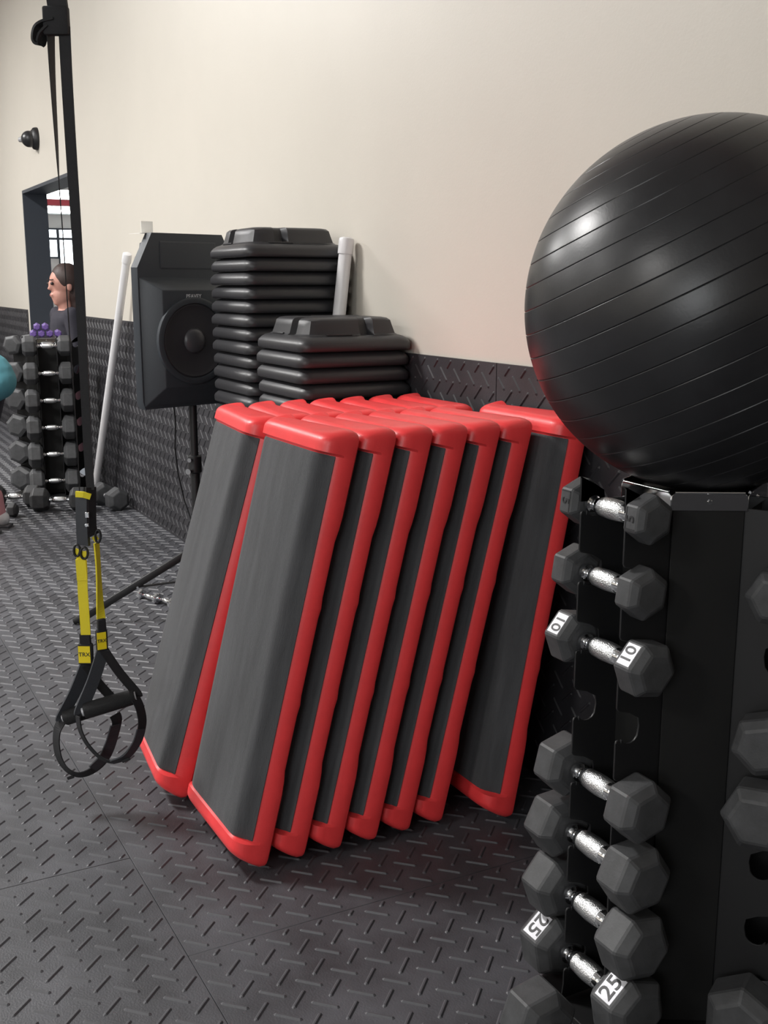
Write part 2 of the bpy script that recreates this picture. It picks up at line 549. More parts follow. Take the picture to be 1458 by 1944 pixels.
LEAN = math.radians(14.1)
deck0 = build_deck()
ordn = ['first', 'second', 'third', 'fourth', 'fifth', 'sixth', 'seventh', 'eighth', 'ninth', 'tenth', 'eleventh', 'twelfth', 'thirteenth', 'fourteenth']
rightside = [.876, .9655, 1.0650, 1.1640, 1.2640, 1.3615]
n_ = 0
for i in range(6):
    d = deck0 if n_ == 0 else copy_tree(deck0)
    n_ += 1
    d.location = (-2.274 - DW / 2 + random.uniform(-.004, .004), .880 + .0978 * i, 0.0)
    d.rotation_euler = (-LEAN, 0, 0)
    lab = 'foremost red step deck of the right-hand row, wide grey mat face showing' if i == 0 else 'red and black step deck standing on end, %s from the front in the right-hand row' % ordn[i]
    tag(d, lab, 'step deck', 'red step decks stood on end')
for i in range(7):
    d = copy_tree(deck0)
    yw = math.radians(-6.0)
    d.location = (-2.718 - DW / 2 * math.cos(yw) + random.uniform(-.003, .003), 0.822 + .0996 * i - DW / 2 * math.sin(yw), 0.0)
    d.rotation_euler = (-math.radians(16.0), 0, yw)
    lab = 'foremost red step deck of the left-hand row, behind the hanging straps' if i == 0 else 'red step deck in the left-hand row, %s from the front, mostly its red end showing' % ordn[i]
    tag(d, lab, 'step deck', 'red step decks stood on end')
d = copy_tree(deck0)
d.location = (-2.212 - DW / 2, 1.550, 0.0)
d.rotation_euler = (-math.radians(11.2), 0, 0)
tag(d, 'single red step deck standing apart, leaning on the wall beside the ball', 'step deck', 'red step decks stood on end')


# ------------------------------------------------------------------ black risers in two stacks
RS = 0.402


def rsq(h, ch, z, n=3):
    """square of half size h with rounded corners"""
    out = []
    for (sx, sy, a0) in ((1, 1, 0), (-1, 1, 90), (-1, -1, 180), (1, -1, 270)):
        for k in range(n + 1):
            a = math.radians(a0 + 90 * k / n)
            out.append((sx * (h - ch) + ch * math.cos(a), sy * (h - ch) + ch * math.sin(a), z))
    return out


def riser_slab(pitch):
    h = RS / 2
    s = pitch / .048
    return MB().loft([rsq(h - .008, .036, 0.0), rsq(h - .002, .038, .003 * s), rsq(h, .040, .010 * s), rsq(h, .040, .022 * s), rsq(h - .003, .040, .029 * s), rsq(h - .010, .040, .037 * s), rsq(h - .019, .040, .0435 * s), rsq(h - .030, .036, .0470 * s), rsq(h - .038, .03, .0475 * s)]).mesh('slab')


def pedestal(par, z, flip):
    # raised block with a channel on each side
    def outline(h, zz, nd):
        pts = []
        c = .035
        nw = .026
        for q in range(4):
            a = q * PI / 2
            ca, sa = math.cos(a), math.sin(a)
            o = .045 if not flip else -.05
            seq = [(h, -h + c), (h, o - nw), (h - nd, o - nw * .6), (h - nd, o + nw * .6), (h, o + nw), (h, h - c), (h - c * .3, h - c * .3)]
            pts += [(x * ca - y * sa, x * sa + y * ca, zz) for (x, y) in seq]
        return pts
    m = MB().loft([outline(.170, z, .028), outline(.163, z + .005, .03), outline(.156, z + .030, .034), outline(.152, z + .046, .036), outline(.144, z + .053, .036), outline(.130, z + .056, .034)])
    p = m.build('raised_block', M['riser'], par, smooth=35)
    for s in (0, 1):
        g = MB()
        if s == 0: g.box(.164, .171, -.10, -.01, z + .0005, z + .006)
        else: g.box(-.11, -.02, -.171, -.164, z + .0005, z + .006)
        g.build('slot_lip', M['riser'], par, bevel=.001, seg=1)


def stack(cx, cy, top, n, tallname, vis, grp, flip):
    pitch = top / n
    me = riser_slab(pitch)
    for i in range(n):
        k = n - 1 - i      # 0 = topmost
        r = empty('step_riser', (cx + random.uniform(-.003, .003), cy + random.uniform(-.003, .003), i * pitch), (0, 0, random.uniform(-.008, .008)))
        link('slab', me, M['riser'], r, smooth=50)
        if k == 0:
            pedestal(r, .0475 * pitch / .048, flip)
            lab = 'topmost black plastic riser of the %s stack, raised block on top' % tallname
        elif k < vis:
            lab = 'black plastic riser, %s from the top of the %s stack' % (ordn[k], tallname)
        else:
            lab = 'black plastic riser low in the %s stack behind the red decks' % tallname
        tag(r, lab, 'riser', grp)


stack(-3.64 - RS / 2, 1.384 + RS / 2, 1.535, 32, 'taller', 13, 'risers in the taller stack', True)
stack(-3.165 - RS / 2, 1.376 + RS / 2, 1.235, 25, 'shorter', 7, 'risers in the shorter stack', False)


# ------------------------------------------------------------------ white pipes
def pipe(name, p0, p1, r, label, marks=False):
    p0 = Vector(p0); p1 = Vector(p1)
    t = empty(name, p0, label=label, cat='pipe', group='white plastic pipes')
    d = p1 - p0
    q = d.to_track_quat('Z', 'Y').to_euler()
    t.rotation_euler = q
    L = d.length
    n = 20

    def ring(rr, z): return [(rr * math.cos(2 * PI * k / n), rr * math.sin(2 * PI * k / n), z) for k in range(n)]
    MB().loft([ring(r * .96, 0.0), ring(r, .003), ring(r, L - .02)]).build('tube', M['pvc'], t, smooth=40)
    MB().loft([ring(r * 1.16, L - .055), ring(r * 1.18, L - .05), ring(r * 1.18, L - .008), ring(r * 1.10, L - .001), ring(r * .8, L + .003)]).build('end_cap', M['pvc'], t, smooth=40)
    if marks:
        for i, z in enumerate((L - .12, L - .24, L - .36)):
            MB().box(-.0012, .0012, 0, .0008, 0, .055).build('print_mark', M['ink'], t, loc=(r * math.cos(-.65), r * math.sin(-.65), z), rot=(0, 0, -.65 + PI / 2))
    return t


pipe('white_pipe', (-7.235, 1.640, 0.010), (-6.50, 1.742, 1.565), .0235, 'long white plastic pipe leaning on the wall left of the loudspeaker')
pipe('white_pipe', (-3.606, 1.56, 0.0), (-3.606, 1.752, 1.553), .0235, 'short thick white plastic pipe standing between the two riser stacks', True)

# ------------------------------------------------------------------ loudspeaker on a tripod stand
PX, PY = -4.335, 1.402
st = empty('speaker_stand', (PX, PY, 0), label='black tripod stand holding up the loudspeaker', cat='speaker stand')
MB().tube([(0, 0, .18), (0, 0, .70)], .0190, 14).build('lower_tube', M['steel_black'], st, smooth=40)
MB().tube([(0, 0, .66), (0, 0, .93)], .0160, 14).build('upper_tube', M['steel_black'], st, smooth=40)
MB().tube([(0, 0, .63), (0, 0, .635), (0, 0, .70), (0, 0, .705)], [.020, .028, .028, .020], 14).build('height_clamp', M['steel_black'], st, smooth=40)
MB().tube([(.02, -.02, .645), (.045, -.045, .645)], [.006, .012], 10).build('clamp_knob', M['chrome'], st, smooth=40)
MB().tube([(.02, -.02, .69), (.035, -.035, .69)], [.006, .009], 10).build('clamp_knob', M['chrome'], st, smooth=40)
MB().tube([(0, 0, .27), (0, 0, .275), (0, 0, .345), (0, 0, .35)], [.020, .032, .032, .020], 14).build('leg_collar', M['steel_black'], st, smooth=40)
MB().tube([(0, 0, .15), (0, 0, .155), (0, 0, .20), (0, 0, .205)], [.020, .030, .030, .020], 14).build('brace_collar', M['steel_black'], st, smooth=40)
a0 = math.atan2(.926 - PY, -4.507 - PX)
for k in range(3):
    a = a0 + math.radians((0, 94, 214)[k])
    ca, sa = math.cos(a), math.sin(a)
    rr = (.508, .42, .33)[k]
    lg = MB().ribbon([(.02 * ca, .02 * sa, .305), (rr * ca, rr * sa, .012)], Vector((-sa, ca, 0)), .022, .030).build('leg', M['steel_black'], st, bevel=.004)
    MB().tube([(rr * ca * .97, rr * sa * .97, .024), (rr * ca * 1.03, rr * sa * 1.03, .012)], [.017, .012], 10).build('rubber_foot', M['foam'], lg, smooth=40)
    MB().ribbon([(.02 * ca, .02 * sa, .175), (rr * .5 * ca, rr * .5 * sa, .152)], Vector((-sa, ca, 0)), .016, .006).build('brace', M['steel_black'], st)
    MB().tube([(rr * .5 * ca + sa * .016, rr * .5 * sa - ca * .016, .153), (rr * .5 * ca - sa * .016, rr * .5 * sa + ca * .016, .153)], .005, 8).build('rivet', M['chrome'], st)

SPW, SPH, SPD = .47, .672, .30
WOX = -.030
sp_rot = math.radians(106)       # direction of the front edge
sp = empty('loudspeaker', (PX - .042, PY - .042, .915), (0, 0, sp_rot - PI + PI), 'big black loudspeaker with a round woofer standing on a tripod by the wall', 'loudspeaker')
# local: x along the front (to the viewer's right), front faces local -y
body = [(-SPW / 2 + .01, 0), (SPW / 2 - .01, 0), (SPW / 2, .03), (SPW / 2, SPH - .13), (SPW / 2 - .07, SPH), (-SPW / 2 + .07, SPH), (-SPW / 2, SPH - .13), (-SPW / 2, .03)]


def spk_loop(y, sx, dz0=0, dz1=0):
    return [(x * sx, y, dz0 + z * (SPH - dz0 - dz1) / SPH) for (x, z) in body]


MB().loft([spk_loop(-.10, .985), spk_loop(-.09, 1.0), spk_loop(-.06, 1.0), spk_loop(.06, .50, .02, .02), spk_loop(.16, .34, .03, .03)]).build('cabinet', M['spk'], sp, smooth=25)
# protruding woofer pod: truncated pyramid
hwb, z0b, z1b = SPW / 2 - .008, .006, SPH - .165
hwf, z0f, z1f = SPW / 2 - .070, .085, SPH - .215
pod = MB()
pod.loft([[(-hwb, -.098, z0b), (hwb, -.098, z0b), (hwb, -.098, z1b), (-hwb, -.098, z1b)], [(-hwf, -.165, z0f), (hwf, -.165, z0f), (hwf, -.165, z1f), (-hwf, -.165, z1f)]])
pod.build('woofer_baffle', M['spk'], sp, bevel=.004)
wr, wz = .156, .262
n = 40


def wring(r, y): return [(WOX + r * math.cos(2 * PI * k / n), y, wz + r * math.sin(2 * PI * k / n)) for k in range(n)]


MB().loft([wring(wr + .012, -.160), wring(wr + .012, -.176), wring(wr + .004, -.180), wring(wr - .010, -.178), wring(wr - .014, -.164)]).build('woofer_rim', M['spk'], sp, smooth=35)
wf = MB().loft([wring(wr - .004, -.1665), wring(wr - .018, -.1745), wring(wr - .034, -.1675), wring(.055, -.1680), wring(.05, -.1685)], cap0=False).build('cone', M['cone'], sp, smooth=50)
MB().sphere((WOX, -.166, wz), .050, 20, 10, (1, .45, 1)).build('dust_cap', M['cap'], sp, smooth=60)
place_text('brand_lettering', 'PEAVEY', .021, M['numgrey'], sp, (WOX + .005, -.1658, z1f - .024), (1, 0, 0), (0, 0, 1))
hn = MB()
hn.loft([[(-.13, -.1015, SPH - .135), (.13, -.1015, SPH - .135), (.13, -.1015, SPH - .03), (-.13, -.1015, SPH - .03)], [(-.125, -.1030, SPH - .130), (.125, -.1030, SPH - .130), (.125, -.1030, SPH - .035), (-.125, -.1030, SPH - .035)]])
hn.build('horn_panel', M['spk'], sp)
pw = [at(330, 772, 4.62), at(333, 800, 4.64), at(332, 850, 4.68), at(338, 900, 4.72), at(350, 950, 4.75), at(362, 985, 4.76), at(372, 1000, 4.74)]
cb = MB().tube(pw + [Vector((PX - .02, PY + .05, .16)), Vector((PX - .02, PY + .09, .006)), Vector((PX - .25, PY + .25, .006))], .0035, 6).build('speaker_cable', M['web'], None, smooth=60)
tag(cb, 'thin black cable hanging from the loudspeaker to the floor', 'cable')

pc = empty('paper_sheet', sp.location + Vector((math.cos(sp_rot) * -.12 + math.sin(sp_rot) * .03, math.sin(sp_rot) * -.12 - math.cos(sp_rot) * .03, SPH + .0012)), (0, 0, sp_rot), 'white paper sheet lying folded on top of the loudspeaker', 'paper')
MB().ribbon([(-.075, .0, -.004), (-.045, .0, -.001), (.0, .0, .0), (.05, .0, .0)], Vector((0, 1, 0)), .08, .0012).build('flat_sheet', M['paper'], pc)
MB().box(-.022, .030, .034, .0355, .0005, .046).build('folded_flap', M['paper'], pc)


# ------------------------------------------------------------------ dumbbells
def hexloop(x, af, e0, k=1.0):
    R = af / math.sqrt(3) * k
    out = []
    for i in range(6):
        a = e0 + PI / 6 + i * PI / 3       # vertex angle measured from -y towards +z
        out.append((x, -R * math.cos(a), R * math.sin(a)))
    return out


def dumbbell(name, af, hl, gap, e_deg, label, group, loc, rotz=0, number=None, plate=False, body='hexrub', grip='knurl', hr=.0145, tilt=None, parts=True):
    t = empty(name, loc, (0, 0, rotz), label, 'dumbbell', group)
    e = math.radians(e_deg)
    for s in (-1, 1):
        x0 = s * gap / 2
        x1 = s * (gap / 2 + hl)
        L = []
        for (f, k) in ((0, .68), (.03, .74), (.20, 1.0), (.80, 1.0), (.97, .74), (1.0, .68)):
            L.append(hexloop(x0 + (x1 - x0) * f, af, e, k))
        h = MB().loft(L).build('head', M[body], t, bevel=min(.003, af * .03), seg=1)
        for p in h.data.polygons: p.use_smooth = False
        if number:
            nrm = Vector((0, -math.cos(e), math.sin(e)))
            c = Vector((0, math.sin(e), math.cos(e)))
            cx = (x0 + x1) / 2
            side = af / math.sqrt(3)
            face = Vector((cx, 0, 0)) + nrm * (af / 2)
            rx, ry = c * s, Vector((-s, 0, 0))
            if plate:
                mw, mh = side * .86, hl * .50
                for (nm, m_, kw, off) in (('number_border', 'numdark', 1.0, .0004), ('number_plate', 'plate', .90, .0010)):
                    pm = MB()
                    pm.box(-mw / 2 * kw, mw / 2 * kw, -mh / 2 * kw, mh / 2 * kw, -.002, off)
                    o = pm.build(nm, M[m_], h)
                    mm = Matrix((rx, ry, nrm)).transposed().to_4x4(); mm.translation = face
                    o.matrix_basis = mm
                place_text('number', number, mh * 1.0, M['numdark'], h, face + nrm * .0015, rx, ry)
            else:
                mw, mh = side * .86, hl * .50
                fr = MB()
                b_ = .0022
                fr.box(-mw / 2, -mw / 2 + b_, -mh / 2, mh / 2, -.001, .0006).box(-mw / 2, mw / 2, mh / 2 - b_, mh / 2, -.001, .0006)
                o = fr.build('number_border', M['numdark'], h)
                mm = Matrix((rx, ry, nrm)).transposed().to_4x4(); mm.translation = face
                o.matrix_basis = mm
                place_text('number', number, mh * 1.1, M['numdark'], h, face + nrm * .0008, rx, ry)
    n = 14

    def ring(x, r): return [(x, r * math.cos(2 * PI * k / n), r * math.sin(2 * PI * k / n)) for k in range(n)]
    g = gap / 2 + .004
    prof = [(-g, hr * .72), (-g * .92, hr * .72), (-g * .90, hr * .98), (-g * .80, hr * .98), (-g * .76, hr * .66), (-g * .68, hr * .66), (-g * .64, hr * .84), (-g * .52, hr * .96), (-g * .2, hr * 1.06), (0, hr * 1.10)]
    prof = prof + [(-x, r) for (x, r) in prof[-2::-1]]
    hd_ = MB().loft([ring(x, r) for (x, r) in prof]).build('handle', M['chrome' if grip == 'knurl' else grip], t, smooth=40)
    if grip == 'knurl' and parts:
        MB().loft([ring(x * g, r * hr) for (x, r) in ((-.46, .96), (-.44, 1.04), (-.2, 1.12), (0, 1.16), (.2, 1.12), (.44, 1.04), (.46, .96))]).build('knurled_grip', M['knurl'], hd_, smooth=40)
    return t


# ------------------------------------------------------------------ hexagonal dumbbell tower
AP = 0.1097


def plate_outline(zs, ztop):
    """side plate in (outward distance, z) with a hook at every row; outward 0 = core face"""
    P = .1033
    pts = [(0, .02), (P + .004, .02)]
    for z in sorted(zs):
        pts += [(P, z - .045), (P, z - .020)]
        for k in range(0, 5):           # rounded lip
            a = math.radians(0 + 45 * k)
            pts.append((P - .006 + .006 * math.cos(a), z - .018 + .006 * math.sin(a)))
        for k in range(0, 6):           # cup
            a = math.radians(200 + 28 * k)
            pts.append((P - .031 - .019 * math.cos(a), z - .006 + .017 * math.sin(a)))
        pts += [(P - .052, z + .006), (P - .050, z + .022), (P - .030, z + .034), (P - .004, z + .042), (P, z + .048)]
    pts += [(P, ztop), (0, ztop)]
    return pts


def build_tower(name, cx, cy, rot, zs, label, ztop=1.018):
    t = empty(name, (cx, cy, 0), (0, 0, rot), label, 'dumbbell rack')
    Rr = AP / math.cos(PI / 6)
    hexa = [(Rr * math.cos(i * PI / 3), Rr * math.sin(i * PI / 3)) for i in range(6)]
    MB().prism([(x * .96, y * .96) for (x, y) in hexa], (0, 0, ztop - .02), (0, 0, .02)).build('core', M['steel_black'], t)
    MB().prism([(x * 2.05, y * 2.05) for (x, y) in hexa], (0, 0, .012), (0, 0, 0.004)).build('base_plate', M['steel_black'], t, bevel=.002, seg=1)
    MB().prism([(x * .99, y * .99) for (x, y) in hexa], (0, 0, .006), (0, 0, ztop + .004)).build('tray', M['steel_black'], t)
    out = plate_outline(zs, ztop)
    for k in range(3):
        a = k * 2 * PI / 3
        ax = Vector((math.cos(a), math.sin(a), 0)); nr = Vector((math.sin(a), -math.cos(a), 0))
        for s in (-1, 1):
            o = nr * (AP - .003) + ax * (s * .0605 - .002)
            MB().prism(out, ax * .004, o, nr, Vector((0, 0, 1))).build('side_plate', M['steel_black'], t, bevel=.0008, seg=1)
        MB().prism([(-.0585, .02), (.0585, .02), (.0585, ztop), (-.0585, ztop)], nr * .003, nr * (AP - .004), ax, Vector((0, 0, 1))).build('back_panel', M['panel'], t)
        b = a + PI / 3
        bx = Vector((math.cos(b), math.sin(b), 0)); nb = Vector((math.sin(b), -math.cos(b), 0))
        MB().prism([(-.0615, .02), (.0615, .02), (.0615, ztop), (-.0615, ztop)], nb * .004, nb * (AP - .002), bx, Vector((0, 0, 1))).build('corner_panel', M['panel'], t, bevel=.001, seg=1)
    for k in range(6):                   # chrome rim round the tray
        a = k * PI / 3
        ax = Vector((math.cos(a), math.sin(a), 0)); nr = Vector((math.sin(a), -math.cos(a), 0))
        w = .0655
        zz0, zz1 = ztop - .004, ztop + .028
        poly = [(-w, zz0), (w, zz0), (w, zz1 - .006), (w - .008, zz1), (-w + .008, zz1), (-w, zz1 - .006)]
        r_ = MB().prism(poly, nr * .003, nr * (AP + .0015), ax, Vector((0, 0, 1))).build('tray_rim', M['chrome'], t, bevel=.0008, seg=1)
        MB().tube([nr * (AP + .0040) + ax * (-w + .006) + Vector((0, 0, zz1)), nr * (AP + .0040) + ax * (w - .006) + Vector((0, 0, zz1))], .0028, 8).build('rim_bead', M['chrome'], r_, smooth=50)
        MB().tube([nr * (AP + .004) + Vector((0, 0, ztop + .012)), nr * (AP + .007) + Vector((0, 0, ztop + .012))], [.005, .003], 10).build('screw', M['chrome'], r_, smooth=50)
    return t


TX, TY = -1.4825, 1.420
ZR = [1.012 - .1308 * k for k in range(8)]
build_tower('dumbbell_tower', TX, TY, 0, ZR, 'black hexagonal dumbbell tower with chrome tray under the big ball')


def on_face(cx, cy, rot, k, dx, z, out=.185):
    a = rot + k * 2 * PI / 3
    ax = Vector((math.cos(a), math.sin(a), 0)); nr = Vector((math.sin(a), -math.cos(a), 0))
    p = Vector((cx, cy, z)) + ax * dx + nr * out
    return p, a


NEAR = [  # af, head length, gap, facet elevation, x offset, number, plate, label
    (.076, .050, .128, 6, -.004, '5', False, 'smallest black hex dumbbell marked 5 on the top row below the ball'),
    (.082, .056, .126, 8, -.014, None, False, 'black hex dumbbell with chrome handle, second row down, plain facets'),
    (.092, .068, .132, 40, -.006, '10', True, 'black hex dumbbell with silver plates reading 10, third row down'),
    None,
    (.104, .078, .134, 14, -.012, None, False, 'black hex dumbbell just below the empty hooks of the tower'),
    (.112, .088, .138, 26, -.020, None, False, 'large black hex dumbbell, third row from the bottom of the tower'),
    (.116, .092, .138, 40, -.018, None, False, 'large black hex dumbbell directly above the one reading 25'),
    (.118, .092, .136, 50, -.022, '25', True, 'black hex dumbbell with white plates reading 25 on the lowest row'),
]
hrs = [.0165, .0165, .0170, 0, .0180, .0190, .0190, .0190]
for k, d_ in enumerate(NEAR):
    if not d_: continue
    af, hl, gap, e, dx, num, plate, lab = d_
    p, a = on_face(TX, TY, 0, 0, dx, ZR[k] - .002, .181)
    dumbbell('hex_dumbbell', af, hl, gap, e, lab, 'dumbbells on the near tower', p, a, num, plate, hr=hrs[k])
# face turned to the right: heads seen end-on
END = {1: (.090, .066, .130, 30, 'topmost dark dumbbell at the right picture edge, on the far face of the tower'), 3: (.100, .075, .134, 12, 'dark hex dumbbell end at the right edge, second one below the tray'),
       4: (.112, .084, .136, 26, 'dark hex dumbbell end at the right edge with a worn grey top corner'), 7: (.122, .095, .138, 0, 'lowest dark hex dumbbell at the right edge, light grey end facet')}
for k, (af, hl, gap, e, lab) in END.items():
    p, a = on_face(TX, TY, 0, 1, .0, ZR[k] - .002, .181)
    dumbbell('hex_dumbbell', af, hl, gap, e, lab, 'dumbbells on the near tower', p, a + PI, None, False, hr=.0155)
dumbbell('hex_dumbbell', .118, .095, .132, 20, 'black hex dumbbell lying on the floor at the foot of the near tower', 'dumbbells on the floor', (-1.362, 1.100, .061), math.radians(0), None, hr=.016)

# exercise ball
BALL_C, BALL_R = Vector((TX, 1.432, 1.3565)), .325
ball = empty('exercise_ball', BALL_C, (0, 0, 0), 'large ribbed black exercise ball resting on the dumbbell tower', 'exercise ball')
prof = []
NR = 24
for i in range(NR):
    lat0 = -84 + 168 * i / (NR - 1)
    for (dl, dr) in ((-.30, 0), (-.22, 0), (0, -.0016 if abs(lat0) < 80 else 0), (.22, 0), (.30, 0)):
        prof.append((lat0 + dl * 1.0, dr))
    if i < NR - 1:
        step = 168 / (NR - 1)
        for q in (.3, .5, .7):
            prof.append((lat0 + step * q, 0))
loops = []
for (lat, dr) in prof:
    a = math.radians(lat)
    r = BALL_R + dr
    loops.append([(r * math.cos(a) * math.cos(2 * PI * k / 96), r * math.cos(a) * math.sin(2 * PI * k / 96), r * math.sin(a)) for k in range(96)])
axis = (RIGHT * -.45 + UP * .88 + FWD * -.12).normalized()
bq = axis.to_track_quat('Z', 'Y').to_euler()
sk = MB().loft(loops).build('skin', M['ball'], ball, smooth=60, rot=bq)
MB().tube([(0, 0, -BALL_R + .004), (0, 0, -BALL_R - .001)], [.012, .010], 12).build('plug', M['hexrub'], ball, smooth=40, rot=bq)

# ------------------------------------------------------------------ far dumbbell tower
FX, FY, FR = -7.56, 1.455, math.radians(80)
ZF = [1.000 - .177 * k for k in range(6)]
build_tower('dumbbell_tower', FX, FY, FR, ZF, 'far black dumbbell tower by the doorway with purple weights on top')
FD = [(.118, .090), (.128, .092), (.136, .092), (.142, .094), (.146, .095), (.150, .096)]
rown = ['top', 'second', 'third', 'fourth', 'fifth', 'lowest']
for k in range(6):
    af, hl = FD[k]
    p, a = on_face(FX, FY, FR, 0, 0, ZF[k], .181)
    dumbbell('hex_dumbbell', af, hl, .128, 4 * k, 'black hex dumbbell on the %s row of the far tower, chrome handle facing out' % rown[k], 'dumbbells on the far tower', p, a, hr=.016)
    p, a = on_face(FX, FY, FR, 2, 0, ZF[k], .181)
    dumbbell('hex_dumbbell', af, hl * .8, .128, 20 + 8 * k, 'black hex dumbbell seen end-on, %s row on the left side of the far tower' % rown[k], 'dumbbells on the far tower', p, a, hr=.016)
pv = [(-.078, -.045, .0), (-.026, -.05, .0), (.026, -.045, .0), (.078, -.04, .0), (-.052, -.045, .044), (.0, -.045, .044)]
pl = ['leftmost small purple dumbbell in the lower layer on the far tower', 'small purple dumbbell second from left in the lower layer on the far tower', 'small purple dumbbell third from left in the lower layer on the far tower', 'rightmost small purple dumbbell in the lower layer on the far tower', 'small purple dumbbell on top of the pile, left one', 'small purple dumbbell on top of the pile, right one']
for (u, v, h), lab in zip(pv, pl):
    ax = Vector((math.cos(FR), math.sin(FR), 0)); nr = Vector((math.sin(FR), -math.cos(FR), 0))
    p = Vector((FX, FY, 1.0725 + h)) + ax * u
    dumbbell('vinyl_dumbbell', .042, .042, .095, 0, lab, 'purple dumbbells on the far tower', p, FR + PI / 2, body='purple', grip='purple', hr=.013)
dumbbell('hex_dumbbell', .135, .11, .13, 0, 'heavy black dumbbell on the floor right of the far tower, chrome handle on top', 'dumbbells on the floor', (-6.95, 1.36, .068), math.radians(68), hr=.017)
dumbbell('hex_dumbbell', .13, .11, .13, 0, 'heavy black dumbbell on the floor against the foot of the far tower', 'dumbbells on the floor', (-7.20, 1.13, .066), math.radians(62), hr=.017)
dumbbell('hex_dumbbell', .135, .10, .13, 0, 'black dumbbell on the floor behind the foot of the long white pipe', 'dumbbells on the floor', (-6.90, 1.66, .068), math.radians(10), hr=.017)
dumbbell('hex_dumbbell', .080, .06, .12, 0, 'small black dumbbell on the floor beside the white shoe', 'dumbbells on the floor', (-6.93, .985, .041), math.radians(60), hr=.014)
# chrome hand weights near the tripod
dumbbell('chrome_dumbbell', .042, .026, .085, 0, 'small shiny chrome dumbbell on the floor beside the tripod, left one', 'chrome dumbbells by the tripod', (-4.70, 1.285, .0225), math.radians(20), body='chrome', grip='chrome', hr=.010)
dumbbell('chrome_dumbbell', .042, .026, .085, 0, 'small shiny chrome dumbbell on the floor beside the tripod, right one', 'chrome dumbbells by the tripod', (-4.60, 1.33, .0225), math.radians(15), body='chrome', grip='chrome', hr=.010)

# small black camera on the wall
wc = empty('wall_camera', (-9.15, WY, 2.49), (0, 0, 0), 'small black dome camera mounted high on the wall left of the straps', 'camera')
MB().tube([(0, 0, 0), (0, -.012, 0), (0, -.03, 0), (0, -.05, 0)], [.085, .085, .08, .055], 20).build('base', M['steel_black'], wc, smooth=40)
MB().sphere((0, -.06, -.005), .062, 18, 12).build('dome', M['ball'], wc, smooth=60)
MB().tube([(-.04, -.075, .0), (-.085, -.120, -.005)], [.028, .018], 12).build('lens', M['rim'], wc, smooth=40)


# ------------------------------------------------------------------ hanging suspension trainer
TD = 2.785
HR = Vector((RIGHT.x, RIGHT.y, 0)).normalized()
HF = Vector((FWD.x, FWD.y, 0)).normalized()
tr = empty('suspension_trainer', (0, 0, 0), label='black and yellow suspension training straps hanging in front of the step decks', cat='suspension trainer')


def tp(px, py, d=0.0): return at(px, py, TD_at(px, py) + d)


def TD_at(px, py):
    # distance so that the point lies on the upright plane through the strap's hanging line
    r = FWD + RIGHT * ((px - 729) / F_PX) - UP * ((py - 972) / F_PX)
    P0 = Vector((-2.80, .61, 1.0))
    n = HF
    return (P0 - Vector((0, 0, CAM_H))).dot(n) / r.dot(n)


def smooth_path(pts, n=6):
    """Catmull-Rom"""
    pts = [Vector(p) for p in pts]
    out = []
    for i in range(len(pts) - 1):
        p0 = pts[max(i - 1, 0)]; p1 = pts[i]; p2 = pts[i + 1]; p3 = pts[min(i + 2, len(pts) - 1)]
        for k in range(n):
            t = k / n
            out.append(.5 * ((2 * p1) + (-p0 + p2) * t + (2 * p0 - 5 * p1 + 4 * p2 - p3) * t * t + (-p0 + 3 * p1 - 3 * p2 + p3) * t ** 3))
    out.append(pts[-1])
    return out


top = tp(108, -10)
anchor = Vector((top.x - .02, top.y, CEIL))
MB().ribbon([anchor, Vector((top.x, top.y, 2.9)), tp(108, 0), tp(112, 30)], HR, .046, .012).build('anchor_strap', M['web'], tr)
MB().tube([(anchor.x, anchor.y, CEIL - .03), (anchor.x, anchor.y, CEIL - .001)], [.02, .05], 14).build('ceiling_mount', M['steel_black'], tr)
MB().box(-.030, .030, -.012, .012, -.032, .032).build('anchor_buckle', M['web'], tr, bevel=.005, loc=tp(107, 40), rot=(0, 0, math.atan2(HR.y, HR.x)))
MB().ribbon(smooth_path([tp(104, 38), tp(84, 44), tp(72, 55), tp(69, 75), tp(76, 83), tp(82, 66), tp(95, 52)]), (HR * .45 + HF * .9), .030, .006).build('loop_tail', M['web'], tr)
main = smooth_path([tp(122, 50), tp(127, 150), tp(136, 300), tp(144, 420), tp(152, 560), tp(160, 720), tp(167, 860), tp(172, 930)], 4)
MB().ribbon(main, [HR] * len(main), [.0275 - .008 * i / len(main) for i in range(len(main))], .004).build('main_strap', M['web'], tr)
sec = smooth_path([tp(96, 60, .01), tp(100, 150, .01), tp(108, 280, .01), tp(113, 360, .012), tp(119, 440, .012), tp(127, 560, .014), tp(138, 720, .014), tp(147, 850, .014), tp(151, 935, .012)], 4)
wd = []
for i, p in enumerate(sec):
    v = Vector((p.x, p.y, 0)).normalized(); pr = Vector((v.y, -v.x, 0))
    a = .95 + (.60 * min(1, i / 11.0))
    wd.append(pr * math.cos(a) + v * math.sin(a))
MB().ribbon(sec, wd, .030, .0022).build('second_strap', M['web'], tr)
